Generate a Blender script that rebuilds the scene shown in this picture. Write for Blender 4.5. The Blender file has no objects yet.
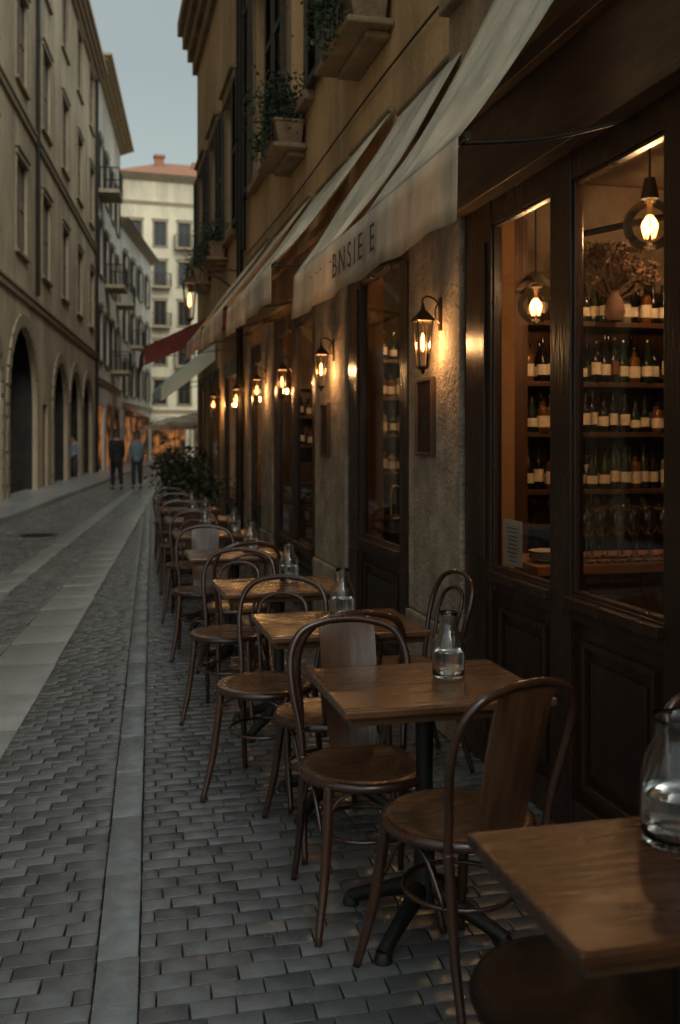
import bpy, math, random
from mathutils import Vector, Matrix
random.seed(7)
R=math.radians
scene=bpy.context.scene
COL=scene.collection
scene.view_settings.view_transform='Standard'
scene.view_settings.look='None'
scene.view_settings.exposure=0

# ------------------------------------------------------------ materials
def M(name,c1,c2=None,rough=.5,scale=5.,bump=0.,bscale=40.,metal=0.,stretch=(1,1,1),island=0,rvar=.12,stain=None,spec=.5,coat=0.,translucent=0.):
    m=bpy.data.materials.new(name); m.use_nodes=True
    nt=m.node_tree; N=nt.nodes; K=nt.links
    b=N['Principled BSDF']; b.inputs['Metallic'].default_value=metal
    b.inputs['Specular IOR Level'].default_value=spec
    b.inputs['Coat Weight'].default_value=coat
    b.inputs['Coat Roughness'].default_value=.15
    if c2 is None: c2=tuple(x*.7 for x in c1)
    tc=N.new('ShaderNodeTexCoord'); mp=N.new('ShaderNodeMapping'); mp.inputs['Scale'].default_value=stretch
    K.new(tc.outputs['Object'],mp.inputs['Vector'])
    n=N.new('ShaderNodeTexNoise'); n.inputs['Scale'].default_value=scale; n.inputs['Detail'].default_value=7; n.inputs['Roughness'].default_value=.62
    K.new(mp.outputs[0],n.inputs['Vector'])
    cr=N.new('ShaderNodeValToRGB'); cr.color_ramp.elements[0].position=.34; cr.color_ramp.elements[1].position=.66
    cr.color_ramp.elements[0].color=(*c1,1); cr.color_ramp.elements[1].color=(*c2,1)
    K.new(n.outputs['Fac'],cr.inputs['Fac'])
    colout=cr.outputs['Color']
    if island:
        g=N.new('ShaderNodeNewGeometry'); mr=N.new('ShaderNodeMapRange'); mr.inputs['To Min'].default_value=1-island; mr.inputs['To Max'].default_value=1+island
        K.new(g.outputs['Random Per Island'],mr.inputs['Value'])
        mx=N.new('ShaderNodeMix'); mx.data_type='RGBA'; mx.blend_type='MULTIPLY'; mx.inputs['Factor'].default_value=1
        K.new(colout,mx.inputs['A']); K.new(mr.outputs[0],mx.inputs['B']); colout=mx.outputs['Result']
    if stain:
        mp2=N.new('ShaderNodeMapping'); mp2.inputs['Scale'].default_value=(1.3,1.3,.35)
        K.new(tc.outputs['Object'],mp2.inputs['Vector'])
        n3=N.new('ShaderNodeTexNoise'); n3.inputs['Scale'].default_value=stain; n3.inputs['Detail'].default_value=8; n3.inputs['Roughness'].default_value=.7
        K.new(mp2.outputs[0],n3.inputs['Vector'])
        mr=N.new('ShaderNodeMapRange'); mr.inputs['From Min'].default_value=.35; mr.inputs['From Max'].default_value=.62; mr.inputs['To Min'].default_value=.55; mr.inputs['To Max'].default_value=1.08
        K.new(n3.outputs['Fac'],mr.inputs['Value'])
        mx=N.new('ShaderNodeMix'); mx.data_type='RGBA'; mx.blend_type='MULTIPLY'; mx.inputs['Factor'].default_value=1
        K.new(colout,mx.inputs['A']); K.new(mr.outputs[0],mx.inputs['B']); colout=mx.outputs['Result']
    K.new(colout,b.inputs['Base Color'])
    rr=N.new('ShaderNodeMapRange'); rr.inputs['To Min'].default_value=max(.03,rough-rvar); rr.inputs['To Max'].default_value=min(1,rough+rvar)
    rr.inputs['From Min'].default_value=.3; rr.inputs['From Max'].default_value=.7
    K.new(n.outputs['Fac'],rr.inputs['Value']); K.new(rr.outputs[0],b.inputs['Roughness'])
    if bump>0:
        n2=N.new('ShaderNodeTexNoise'); n2.inputs['Scale'].default_value=bscale; n2.inputs['Detail'].default_value=5
        K.new(mp.outputs[0],n2.inputs['Vector'])
        bp=N.new('ShaderNodeBump'); bp.inputs['Strength'].default_value=bump; bp.inputs['Distance'].default_value=.02
        K.new(n2.outputs['Fac'],bp.inputs['Height']); K.new(bp.outputs[0],b.inputs['Normal'])
    if translucent>0:
        t=N.new('ShaderNodeBsdfTranslucent'); K.new(colout,t.inputs['Color'])
        ms=N.new('ShaderNodeMixShader'); ms.inputs[0].default_value=translucent
        out=N['Material Output']; K.new(b.outputs[0],ms.inputs[1]); K.new(t.outputs[0],ms.inputs[2]); K.new(ms.outputs[0],out.inputs[0])
    return m
def emis(name,c,s):
    m=bpy.data.materials.new(name); m.use_nodes=True; b=m.node_tree.nodes['Principled BSDF']
    b.inputs['Base Color'].default_value=(*c,1); b.inputs['Emission Color'].default_value=(*c,1); b.inputs['Emission Strength'].default_value=s
    return m
def paneglass(name,tint=(1,1,1),k=1.0):
    m=bpy.data.materials.new(name); m.use_nodes=True; nt=m.node_tree; N=nt.nodes; K=nt.links
    N.remove(N['Principled BSDF'])
    t=N.new('ShaderNodeBsdfTransparent'); t.inputs[0].default_value=(*tint,1)
    g=N.new('ShaderNodeBsdfGlossy'); g.inputs['Roughness'].default_value=.03
    f=N.new('ShaderNodeFresnel'); f.inputs[0].default_value=1.5
    mu=N.new('ShaderNodeMath'); mu.operation='MULTIPLY'; mu.inputs[1].default_value=k; mu.use_clamp=True
    K.new(f.outputs[0],mu.inputs[0])
    ms=N.new('ShaderNodeMixShader'); K.new(mu.outputs[0],ms.inputs[0]); K.new(t.outputs[0],ms.inputs[1]); K.new(g.outputs[0],ms.inputs[2])
    K.new(ms.outputs[0],N['Material Output'].inputs[0])
    return m
def realglass(name,tint=(1,1,1),ior=1.45):
    m=bpy.data.materials.new(name); m.use_nodes=True; b=m.node_tree.nodes['Principled BSDF']
    b.inputs['Base Color'].default_value=(*tint,1); b.inputs['Roughness'].default_value=.02
    b.inputs['Transmission Weight'].default_value=1; b.inputs['IOR'].default_value=ior
    return m

m_ochre=M('ochre_plaster',(.68,.41,.19),(.52,.31,.14),.85,1.6,.35,25,stain=.9)
m_ochre2=M('pale_ochre_plaster',(.62,.42,.22),(.49,.33,.17),.85,1.2,.3,25,stain=.7)
m_left=M('aged_plaster',(.56,.44,.29),(.42,.33,.22),.88,.6,.4,12,stain=.5)
m_cream=M('cream_plaster',(.84,.73,.54),(.76,.66,.48),.85,.4,.2,8,stain=.2)  # cream plaster lifted paler to stand in for distance haze
m_white=M('white_plaster',(.70,.65,.56),(.59,.55,.48),.85,.5,.2,8,stain=.3)
m_pier=M('grey_stone_pier',(.46,.37,.275),(.26,.21,.155),.8,7,.9,45,stain=2.2)
m_trim=M('limestone_trim',(.42,.335,.225),(.31,.245,.165),.8,4,.5,40)
m_ltrim=M('weathered_trim',(.33,.255,.17),(.24,.185,.125),.8,4,.5,40)
m_rtrim=M('brown_stone_trim',(.38,.25,.14),(.25,.165,.095),.8,4,.6,30,stain=1.5)
m_dwood=M('dark_painted_wood',(.040,.018,.010),(.020,.010,.006),.32,6,.15,60,stretch=(1,1,.15))
m_fwood=M('brown_fascia_wood',(.13,.070,.037),(.07,.039,.022),.5,5,.3,40,stretch=(.3,1,2),stain=1.4)
m_iwood=M('interior_walnut',(.10,.052,.027),(.055,.029,.016),.45,5,.1,60,stretch=(6,6,.6))
m_cwood=M('counter_wood',(.40,.20,.085),(.25,.12,.05),.35,5,.1,60,stretch=(1,8,8))
m_iplaster=M('interior_plaster',(.27,.205,.135),(.15,.115,.08),.85,2.2,.3,20,stain=1.2)
m_ifloor=M('interior_floor',(.10,.05,.03),(.06,.03,.02),.4,5)
m_table=M('varnished_table_wood',(.15,.062,.025),(.065,.027,.012),.25,3.2,.12,30,stretch=(.8,9,1),rvar=.1,coat=.3,stain=2.5)
m_table2=M('darkened_table_wood',(.085,.032,.013),(.035,.014,.006),.28,3.2,.12,30,stretch=(.8,9,1),rvar=.12,spec=.35,stain=2.5)  # same wood as m_table, colour darkened to offset the bright window reflection
m_tedge=M('table_edge_wood',(.08,.036,.015),(.04,.018,.008),.35,4,.1,30,stretch=(1,6,1))
m_bent=M('bentwood_dark',(.052,.019,.009),(.025,.010,.006),.27,9,.06,60,rvar=.08,coat=.3)
m_dseat=M('dark_stool_wood',(.014,.008,.006),(.008,.005,.004),.5,6,.08,40,spec=.12)
m_seat=M('bentwood_seat',(.16,.078,.038),(.08,.036,.017),.3,5,.08,30,stretch=(1,7,1),coat=.3,stain=3)
m_splat=M('bentwood_panel',(.10,.046,.022),(.05,.021,.010),.3,5,.06,30,stretch=(8,1,1),coat=.3)
m_iron=M('black_iron',(.018,.017,.016),(.03,.026,.022),.5,20,.2,80,metal=.6)
m_canvas=M('canvas_cream',(.86,.76,.60),(.72,.62,.48),.85,2.5,.25,12,stretch=(1,1,.6),translucent=.35,stain=1.5)
m_val=M('canvas_valance',(.88,.75,.57),(.75,.62,.46),.85,2.5,.25,12,translucent=.5,stain=1.5)  # copy of the cream canvas, lamp-lit warmth put into its colour
m_canvasred=M('canvas_maroon',(.20,.042,.030),(.14,.030,.022),.85,3,.2,14,translucent=.3)
m_canvasteal=M('canvas_grey_green',(.62,.78,.74),(.52,.66,.63),.85,3,.2,14,translucent=.3)
m_ink=M('faded_lettering',(.04,.03,.022),(.07,.055,.04),.8,30)
m_shut=M('shutter_paint',(.05,.042,.032),(.033,.028,.022),.6,6,.1)
m_tile=M('roof_tiles',(.42,.18,.10),(.28,.13,.08),.8,3,.6,14,stretch=(3,1,1))
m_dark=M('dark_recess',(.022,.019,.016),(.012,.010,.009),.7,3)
m_ugl=M('upper_window_glass',(.035,.037,.036),(.02,.022,.022),.15,1.5,.08,3,rvar=.05,spec=.5)
m_frame=M('window_frame_paint',(.12,.085,.055),(.08,.057,.038),.5,8)
m_sett=M('stone_setts',(.112,.115,.120),(.078,.080,.084),.22,9,.10,110,island=.34,rvar=.07,spec=.65)
m_sett2=M('worn_setts',(.155,.155,.155),(.11,.11,.111),.28,9,.12,60,island=.28,rvar=.08,spec=.6)
m_band=M('pale_band_slabs',(.30,.295,.285),(.235,.232,.226),.33,5,.15,50,rvar=.1,island=.12)
m_strip=M('blue_grey_granite',(.20,.215,.225),(.14,.152,.162),.28,14,.12,90,rvar=.1,island=.12)
m_mortar=M('mortar_grit',(.045,.042,.038),(.028,.026,.023),.8,20,.5,80)
m_leaf=M('leaf_green',(.06,.085,.035),(.03,.05,.02),.6,6)
m_leafd=M('dark_leaf',(.03,.045,.022),(.018,.028,.014),.6,6)
m_twig=M('twig',(.06,.04,.025))
m_terra=M('terracotta_box',(.20,.11,.07),(.13,.075,.05),.8,8,.3)
m_gl=paneglass('shop_glass',(.94,.93,.90),.9)
m_glass=realglass('carafe_glass',(.97,.985,.98))
m_wglass=paneglass('wine_glass_glass',(.90,.90,.88),2.6)
m_water=realglass('water',(.97,.99,.98),1.33)
m_bulbglass=paneglass('lamp_glass',(1,.97,.92),1.1)
m_bulb=emis('warm_filament',(1.,.42,.11),9)
m_bulb2=emis('warm_bulb_core',(1.,.40,.09),7)
m_paper=M('notice_paper',(.55,.50,.42),(.45,.41,.34),.8,10)
m_plaq=M('bronze_plaque',(.06,.035,.02),(.035,.02,.012),.4,10,.3,metal=.4)
m_label=M('bottle_label',(.80,.72,.56),(.66,.58,.44),.7,30)
m_label2=M('bottle_label_dark',(.24,.09,.05),(.18,.06,.04),.7,30)
m_bg=M('green_bottle',(.012,.03,.014),(.008,.02,.01),.1,5,rvar=.03)
m_bb=M('black_bottle',(.012,.009,.008),(.008,.006,.005),.12,5,rvar=.03)
m_ba=M('amber_bottle',(.14,.055,.014),(.09,.035,.01),.1,5,rvar=.03)
m_bc=M('pale_bottle',(.26,.23,.15),(.18,.16,.10),.1,5,rvar=.03)
m_flow=M('dried_flowers',(.16,.10,.06),(.10,.06,.04),.8,9)
m_brass=M('aged_brass',(.22,.13,.05),(.13,.08,.03),.4,10,metal=.8)
m_lfr=M('bronzed_lantern_frame',(.09,.055,.028),(.05,.03,.017),.4,14,metal=.7)
def warm_shop():
    m=bpy.data.materials.new('lit_shop_window'); m.use_nodes=True; nt=m.node_tree; N=nt.nodes; K=nt.links; b=N['Principled BSDF']
    tc=N.new('ShaderNodeTexCoord'); n=N.new('ShaderNodeTexNoise'); n.inputs['Scale'].default_value=1.1; n.inputs['Detail'].default_value=3; K.new(tc.outputs['Object'],n.inputs['Vector'])
    cr=N.new('ShaderNodeValToRGB'); e=cr.color_ramp.elements; e[0].position=.46; e[0].color=(.012,.007,.004,1); e[1].position=.72; e[1].color=(.8,.28,.07,1)
    K.new(n.outputs['Fac'],cr.inputs['Fac']); K.new(cr.outputs['Color'],b.inputs['Emission Color']); b.inputs['Emission Strength'].default_value=.6
    b.inputs['Base Color'].default_value=(.03,.02,.015,1); return m
m_warmwin=warm_shop()

# ------------------------------------------------------------ mesh builder
def crom(p,sub,closed):
    n=len(p); out=[]
    if n<3 and not closed: return list(p)
    rng=n if closed else n-1
    for i in range(rng):
        if closed: a,b,c,d=p[(i-1)%n],p[i],p[(i+1)%n],p[(i+2)%n]
        else: a,b,c,d=p[max(i-1,0)],p[i],p[i+1],p[min(i+2,n-1)]
        for k in range(sub):
            t=k/sub
            out.append(tuple(.5*((2*b[j])+(-a[j]+c[j])*t+(2*a[j]-5*b[j]+4*c[j]-d[j])*t*t+(-a[j]+3*b[j]-3*c[j]+d[j])*t**3) for j in range(len(b))))
    if not closed: out.append(tuple(p[-1]))
    return out
class MB:
    def __init__(s): s.v=[];s.f=[];s.m=[]
    def quad(s,pts,mi=0):
        n=len(s.v); s.v+= [tuple(p) for p in pts]; s.f.append(tuple(range(n,n+len(pts)))); s.m.append(mi)
    def box(s,x0,x1,y0,y1,z0,z1,mi=0):
        if x0>x1:x0,x1=x1,x0
        if y0>y1:y0,y1=y1,y0
        if z0>z1:z0,z1=z1,z0
        n=len(s.v)
        s.v+=[(x0,y0,z0),(x1,y0,z0),(x1,y1,z0),(x0,y1,z0),(x0,y0,z1),(x1,y0,z1),(x1,y1,z1),(x0,y1,z1)]
        for f in ((0,3,2,1),(4,5,6,7),(0,1,5,4),(1,2,6,5),(2,3,7,6),(3,0,4,7)):
            s.f.append(tuple(n+i for i in f)); s.m.append(mi)
    def tube(s,pts,r,n=8,closed=False,mi=0,sub=5,flat=1.0):
        if not isinstance(r,(list,tuple)): r=[r]*len(pts)
        P=crom([(*p,rr) for p,rr in zip(pts,r)],sub,closed)
        V=[Vector(p[:3]) for p in P]; RR=[p[3] for p in P]; m=len(V)
        T=[]
        for i in range(m):
            if closed: t=V[(i+1)%m]-V[(i-1)%m]
            else: t=V[min(i+1,m-1)]-V[max(i-1,0)]
            T.append(t.normalized() if t.length>1e-9 else Vector((0,0,1)))
        up=Vector((0,0,1)) if abs(T[0].z)<.9 else Vector((1,0,0))
        nn=(up-T[0]*up.dot(T[0])).normalized()
        base=len(s.v)
        for i in range(m):
            nn=(nn-T[i]*nn.dot(T[i]))
            nn=nn.normalized() if nn.length>1e-6 else T[i].orthogonal().normalized()
            bb=T[i].cross(nn)
            for k in range(n):
                a=2*math.pi*k/n
                s.v.append(tuple(V[i]+(nn*math.cos(a)*flat+bb*math.sin(a))*RR[i]))
        seg=m if closed else m-1
        for i in range(seg):
            j=(i+1)%m
            for k in range(n):
                k2=(k+1)%n
                s.f.append((base+i*n+k,base+i*n+k2,base+j*n+k2,base+j*n+k)); s.m.append(mi)
        if not closed:
            s.f.append(tuple(base+k for k in range(n))[::-1]); s.m.append(mi)
            s.f.append(tuple(base+(m-1)*n+k for k in range(n))); s.m.append(mi)
    def lathe(s,prof,n=20,c=(0,0,0),mi=0,rot=0,mfun=None):
        base=len(s.v); m=len(prof)
        for (r,z) in prof:
            for k in range(n):
                a=2*math.pi*k/n+rot
                s.v.append((c[0]+r*math.cos(a),c[1]+r*math.sin(a),c[2]+z))
        for i in range(m-1):
            for k in range(n):
                k2=(k+1)%n
                s.f.append((base+i*n+k,base+i*n+k2,base+(i+1)*n+k2,base+(i+1)*n+k)); s.m.append(mfun(i) if mfun else mi)
    def obj(s,name,mats,parent=None,loc=(0,0,0),rot=(0,0,0),smooth=False,bevel=0,solid=0,ang=40):
        me=bpy.data.meshes.new(name); me.from_pydata(s.v,[],s.f)
        if not isinstance(mats,(list,tuple)): mats=[mats]
        for m in mats: me.materials.append(m)
        me.polygons.foreach_set('material_index',s.m)
        if smooth:
            me.polygons.foreach_set('use_smooth',[True]*len(me.polygons))
            me.update()
            if ang<180: me.set_sharp_from_angle(angle=R(ang))
        me.update()
        o=bpy.data.objects.new(name,me); COL.objects.link(o)
        o.location=loc; o.rotation_euler=rot
        if parent: o.parent=parent
        if bevel:
            b=o.modifiers.new('b','BEVEL'); b.width=bevel; b.segments=2; b.limit_method='ANGLE'
        if solid:
            b=o.modifiers.new('s','SOLIDIFY'); b.thickness=solid
        return o
def place(me_obj,parent,loc,rot=(0,0,0)):
    n=me_obj.copy(); COL.objects.link(n); n.parent=parent; n.location=loc; n.rotation_euler=rot
    for c in me_obj.children:
        place(c,n,c.location,c.rotation_euler)
    return n
def tag(e,label,cat,group=None):
    e['label']=label; e['category']=cat
    if group: e['group']=group
def thing(name,label,cat,loc=(0,0,0),rz=0,group=None):
    e=bpy.data.objects.new(name,None); COL.objects.link(e); e.empty_display_size=.1
    e.location=loc; e.rotation_euler=(0,0,rz)
    tag(e,label,cat,group); return e
def lamp(parent,loc,power,rad=.04,col=(1,.54,.22)):
    l=bpy.data.lights.new('light','POINT'); l.energy=power; l.shadow_soft_size=rad; l.color=col
    o=bpy.data.objects.new('light',l); COL.objects.link(o); o.parent=parent; o.location=loc; return o

# ------------------------------------------------------------ ground
def structure(o): o['kind']='structure'; return o
g=MB(); g.quad([(-250,-100,-.03),(250,-100,-.03),(250,400,-.03),(-250,400,-.03)])
structure(g.obj('ground',m_mortar))
strL=lambda y:-.16+.05*y
strR=lambda y:-.035+.05*y
bandR=lambda y:-.86+.0817*y
bandL=lambda y:-1.33+.089*y
b2R=lambda y:-1.85+.094*y
b2L=lambda y:-2.15+.097*y
curb=lambda y:-3.75+.108*y
wallL=lambda y:-4.65+.0972*y
def stone(mb,xa,xb,ya,yb,fx,jz,gap,rnd,depth,ch):
    xa+=gap;xb-=gap;ya+=gap;yb-=gap
    if xb-xa<.025 or yb-ya<.02: return
    z=random.uniform(-jz,0); tx=random.uniform(-.022,.022); ty=random.uniform(-.022,.022)
    j=lambda:random.uniform(-.4,.4)*gap
    cx=(xa+xb)/2; cy=(ya+yb)/2
    n=len(mb.v)
    jj=[(j(),j()) for _ in range(4)]
    for (ins,zz) in ((0,-depth),(0,-rnd),(rnd*.3,-rnd*.3),(rnd,0)):
        c=ch
        X0,X1,Y0,Y1=xa+ins,xb-ins,ya+ins,yb-ins
        pts=[(X0+c,Y0,0),(X1-c,Y0,1),(X1,Y0+c,1),(X1,Y1-c,2),(X1-c,Y1,2),(X0+c,Y1,3),(X0,Y1-c,3),(X0,Y0+c,0)]
        for (x,y,k) in pts:
            x+=jj[k][0]*2; y+=jj[k][1]*2
            mb.v.append((fx(x,y),y,z+zz+(tx*(x-cx)+ty*(y-cy) if zz>-.02 else 0)))
    for r in range(3):
        for k in range(8):
            k2=(k+1)%8
            mb.f.append((n+r*8+k,n+r*8+k2,n+(r+1)*8+k2,n+(r+1)*8+k)); mb.m.append(0)
    mb.f.append(tuple(n+24+k for k in range(8))); mb.m.append(0)
def region(name,mat,xl,xr,y0,y1,rowd,sw,gap=.0022,jz=.0018,rnd=.0028,ch=.003,var=.12):
    mb=MB(); y=y0; row=0
    while y<y1:
        d=rowd*random.uniform(1-var*.4,1+var*.4)
        a=xl(y); w=xr(y)-a
        x=-(sw*.5 if row%2 else 0)-random.uniform(0,sw*.2)
        while x<w:
            s=sw*random.uniform(1-var,1+var)
            x0=max(x,0); x1=min(x+s,w)
            if w-x1<sw*.3: x1=w; s=w-x
            f=lambda X,Y:xl(Y)+X
            if x1-x0>.03: stone(mb,x0,x1,y,y+d,f,jz,gap,rnd,.03,ch)
            x+=s
        y+=d; row+=1
    return structure(mb.obj(name,mat,smooth=True,ang=28))
region('paving',m_sett,strR,lambda y:1.76,1.2,20.0,.078,.134)
region('paving',m_sett,bandR,strL,1.2,20.0,.078,.136)
region('paving_strip',m_strip,strL,strR,0.2,24,.55,.5,gap=.003,jz=.002,rnd=.004,ch=.003)
region('paving_band',m_band,bandL,bandR,0.2,60,.75,.9,gap=.002,jz=.002,rnd=.004,ch=.004)
region('paving',m_sett2,b2R,bandL,3,60,.12,.17,rnd=.004)
region('paving_band',m_band,b2L,b2R,3,60,.75,.9,gap=.002,jz=.002,rnd=.004,ch=.004)
region('paving',m_sett2,curb,b2L,5,60,.15,.22,rnd=.004)
pv=MB(); ys=[-2+2.*i for i in range(40)]
for a,b in zip(ys[:-1],ys[1:]):
    pv.quad([(wallL(a)-.3,a,.115),(curb(a)-.16,a,.115),(curb(b)-.16,b,.115),(wallL(b)-.3,b,.115)])
structure(pv.obj('pavement',m_band))
kb=MB(); y=-2
while y<70:
    l=.95
    n=len(kb.v)
    for (yy) in (y+.004,y+l-.004):
        c=curb(yy)
        kb.v+=[(c-.16,yy,-.03),(c,yy,-.03),(c,yy,.10),(c-.012,yy,.12),(c-.16,yy,.12)]
    for k in range(5):
        k2=(k+1)%5; kb.f.append((n+k,n+k2,n+5+k2,n+5+k)); kb.m.append(0)
    kb.f.append((n,n+1,n+2,n+3,n+4)); kb.m.append(0); kb.f.append((n+9,n+8,n+7,n+6,n+5)); kb.m.append(0)
    y+=l
structure(kb.obj('kerb',m_band))
m_far=bpy.data.materials.new('far_setts'); m_far.use_nodes=True
nt=m_far.node_tree; b=nt.nodes['Principled BSDF']; tcn=nt.nodes.new('ShaderNodeTexCoord'); br=nt.nodes.new('ShaderNodeTexBrick')
br.inputs['Scale'].default_value=1; br.inputs['Brick Width'].default_value=.16; br.inputs['Row Height'].default_value=.1; br.inputs['Mortar Size'].default_value=.008
br.inputs['Color1'].default_value=(.17,.16,.145,1); br.inputs['Color2'].default_value=(.10,.096,.09,1); br.inputs['Mortar'].default_value=(.04,.037,.033,1)
nt.links.new(tcn.outputs['Object'],br.inputs['Vector']); nt.links.new(br.outputs['Color'],b.inputs['Base Color']); b.inputs['Roughness'].default_value=.34
bp=nt.nodes.new('ShaderNodeBump'); bp.inputs['Strength'].default_value=.5; bp.inputs['Distance'].default_value=.01; bp.invert=True
nt.links.new(br.outputs['Fac'],bp.inputs['Height']); nt.links.new(bp.outputs[0],b.inputs['Normal'])
g=MB(); g.quad([(-2.5,20,-.012),(40,20,-.012),(40,140,-.012),(-2.5,140,-.012)])
structure(g.obj('road',m_far))
dc=MB(); dc.lathe([(0,.0),(.3,.0),(.3,-.02)],28)
for i in range(-3,4): dc.box(-.2,.2,i*.07-.012,i*.07+.012,0,.004)
o=dc.obj('manhole_cover',m_iron,loc=(-.95,16.5,.006)); tag(o,'round dark iron manhole cover set in worn stone paving','manhole cover')

# ------------------------------------------------------------ facade helper (local x along, y into wall, z up)
def facade(mb,L,H,ops,dep,mi=0):
    us=sorted(set([0,L]+[o[0] for o in ops]+[o[1] for o in ops])); zs=sorted(set([0,H]+[o[2] for o in ops]+[o[3] for o in ops]))
    for i in range(len(us)-1):
        for k in range(len(zs)-1):
            cu=(us[i]+us[i+1])/2; cz=(zs[k]+zs[k+1])/2
            if any(o[0]<cu<o[1] and o[2]<cz<o[3] for o in ops): continue
            mb.quad([(us[i],0,zs[k]),(us[i+1],0,zs[k]),(us[i+1],0,zs[k+1]),(us[i],0,zs[k+1])],mi)
    for o in ops:
        u0,u1,z0,z1=o[:4]; arch=len(o)>4 and o[4]=='arch'
        r=(u1-u0)/2; zt=z1-r if arch else z1
        mb.quad([(u0,0,z0),(u0,0,zt),(u0,dep,zt),(u0,dep,z0)],mi)
        mb.quad([(u1,0,z0),(u1,dep,z0),(u1,dep,zt),(u1,0,zt)],mi)
        if z0>0: mb.quad([(u0,0,z0),(u0,dep,z0),(u1,dep,z0),(u1,0,z0)],mi)
        if arch:
            n=14; uc=(u0+u1)/2
            pts=[(uc-r*math.cos(math.pi*k/n),zt+r*math.sin(math.pi*k/n)) for k in range(n+1)]
            for k in range(n):
                a,b=pts[k],pts[k+1]
                cu=u0 if k<n//2 else u1
                mb.quad([(cu,0,z1),(a[0],0,a[1]),(b[0],0,b[1])],mi)
                mb.quad([(a[0],0,a[1]),(a[0],dep,a[1]),(b[0],dep,b[1]),(b[0],0,b[1])],mi)
        else: mb.quad([(u0,0,z1),(u1,0,z1),(u1,dep,z1),(u0,dep,z1)],mi)
def shell(mb,L,H,D,mi=0,roof=True):
    mb.quad([(0,0,0),(0,0,H),(0,D,H),(0,D,0)],mi); mb.quad([(L,0,0),(L,D,0),(L,D,H),(L,0,H)],mi)
    mb.quad([(0,D,0),(0,D,H),(L,D,H),(L,D,0)],mi)
    if roof: mb.quad([(0,0,H),(L,0,H),(L,D,H),(0,D,H)],mi)
def cornice(root,L,H,out,h,mat,e0=True,e1=True):
    mb=MB(); steps=4
    for i in range(steps):
        o=out*(i+1)/steps; z0=H-h+h*i/steps; z1=H-h+h*(i+1)/steps+.001*i
        mb.box(-(o if e0 else 0),L+(o if e1 else 0),-o,.05,z0+.002,z1)
    return mb.obj('cornice',mat,root,bevel=.01)
wcache={}
def window(root,u0,u1,z0,z1,dep,fr,shut=None,trim=m_trim,bars=3):
    w=round(u1-u0,3); h=round(z1-z0,3); key=(w,h,dep,fr.name,shut.name if shut else '',trim.name,bars)
    if key in wcache: return place(wcache[key],root,(u0,0,z0))
    mb=MB(); t=.05; y0=dep*.45; y1=y0+.05
    mb.box(0,t,y0,y1,0,h); mb.box(w-t,w,y0,y1,0,h); mb.box(t,w-t,y0,y1,0,t); mb.box(t,w-t,y0,y1,h-t,h)
    mb.box(w/2-.03,w/2+.03,y0-.01,y1+.001,t,h-t)
    for i in range(1,bars): mb.box(t,w-t,y0+.01,y1-.01,h*i/bars-.012,h*i/bars+.012)
    o=mb.obj('window',fr,root,(u0,0,z0))
    p=MB(); p.quad([(0.01,y0+.03,.01),(w-.01,y0+.03,.01),(w-.01,y0+.03,h-.01),(.01,y0+.03,h-.01)]); p.obj('pane',m_ugl,o)
    s=MB(); s.box(-.15,w+.15,-.09,dep*.4,-.09,-.005); s.obj('sill',trim,o,bevel=.008)
    s=MB(); s.box(-.13,-.004,-.035,.02,0,h); s.box(w+.004,w+.13,-.035,.02,0,h); s.box(-.16,w+.16,-.06,.02,h+.004,h+.17); s.box(-.2,w+.2,-.1,.02,h+.172,h+.23)
    s.obj('surround',trim,o,bevel=.006)
    if shut:
        sw=w/2
        for sx in (-.13-sw,w+.13):
            q=MB(); q.box(0,.05,-.05,-.012,0,h); q.box(sw-.05,sw,-.05,-.012,0,h)
            for zz in (0,h/2-.03,h-.06): q.box(.05,sw-.05,-.05,-.012,zz,zz+.06)
            nz=int(h/.055)
            for i in range(nz):
                z=.06+(h-.12)*i/nz
                q.quad([(.05,-.046,z),(sw-.05,-.046,z),(sw-.05,-.016,z+.045),(.05,-.016,z+.045)])
            q.obj('shutter',shut,o,(sx,-.028,0))
    wcache[key]=o
    return o
def pipe(root,u,z0,z1,r=.045,y=-.07):
    dp=MB(); dp.tube([(u,y,z0),(u,y,z1)],r,10,sub=1)
    z=z0+.6
    while z<z1: dp.lathe([(r,0),(r+.012,.01),(r+.012,.05),(r,.06)],10,(u,y,z)); z+=2.2
    dp.obj('drainpipe',m_iron,root,smooth=True)

# ============================================================ RIGHT BUILDING A (cafe)
WX=1.75; YE=12.0
U=lambda Y:YE-Y
LA=15.0
cafe=thing('cafe_building','ochre plaster cafe building with dark timber shopfronts and stone piers','building',(WX,YE,0),R(-90))
ops_g=[(U(2.45),U(.6),0,2.62),(U(4.60),U(2.65),0,2.62),(U(6.95),U(5.45),0,2.75),(U(10.1),U(8.0),0,2.72),(U(11.7),U(10.8),0,2.6)]
upw=[]
for yc in (2.6,6.25,8.75,10.9):
    for z in (4.45,7.9): upw.append((U(yc+.45),U(yc-.45),z,z+2.2))
wall=MB()
facade(wall,LA,12,ops_g+upw,.25); shell(wall,LA,12,6)
wall.obj('wall',m_ochre,cafe)
cornice(cafe,LA,12,.5,.7,m_rtrim,e0=False)
edges=[(U(11.95),U(11.7)),(U(10.8),U(10.1)),(U(8.0),U(6.95)),(U(5.45),U(4.60))]
for a,b in edges:
    pr=MB(); z=0
    for k,h in enumerate((.55,2.18)):
        pr.box(a+.004,b-.004,-.035-(.02 if k==0 else 0),.02,z+(.003 if k else 0),z+h-.002); z+=h
    pr.obj('stone_pier',m_pier,cafe,bevel=.012)
ln=MB(); ln.box(0.0,U(4.72),-.05,.02,2.80,3.12); ln.box(0,U(4.72),-.09,.02,3.118,3.2)
ln.obj('stone_lintel',m_rtrim,cafe,bevel=.012)
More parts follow.
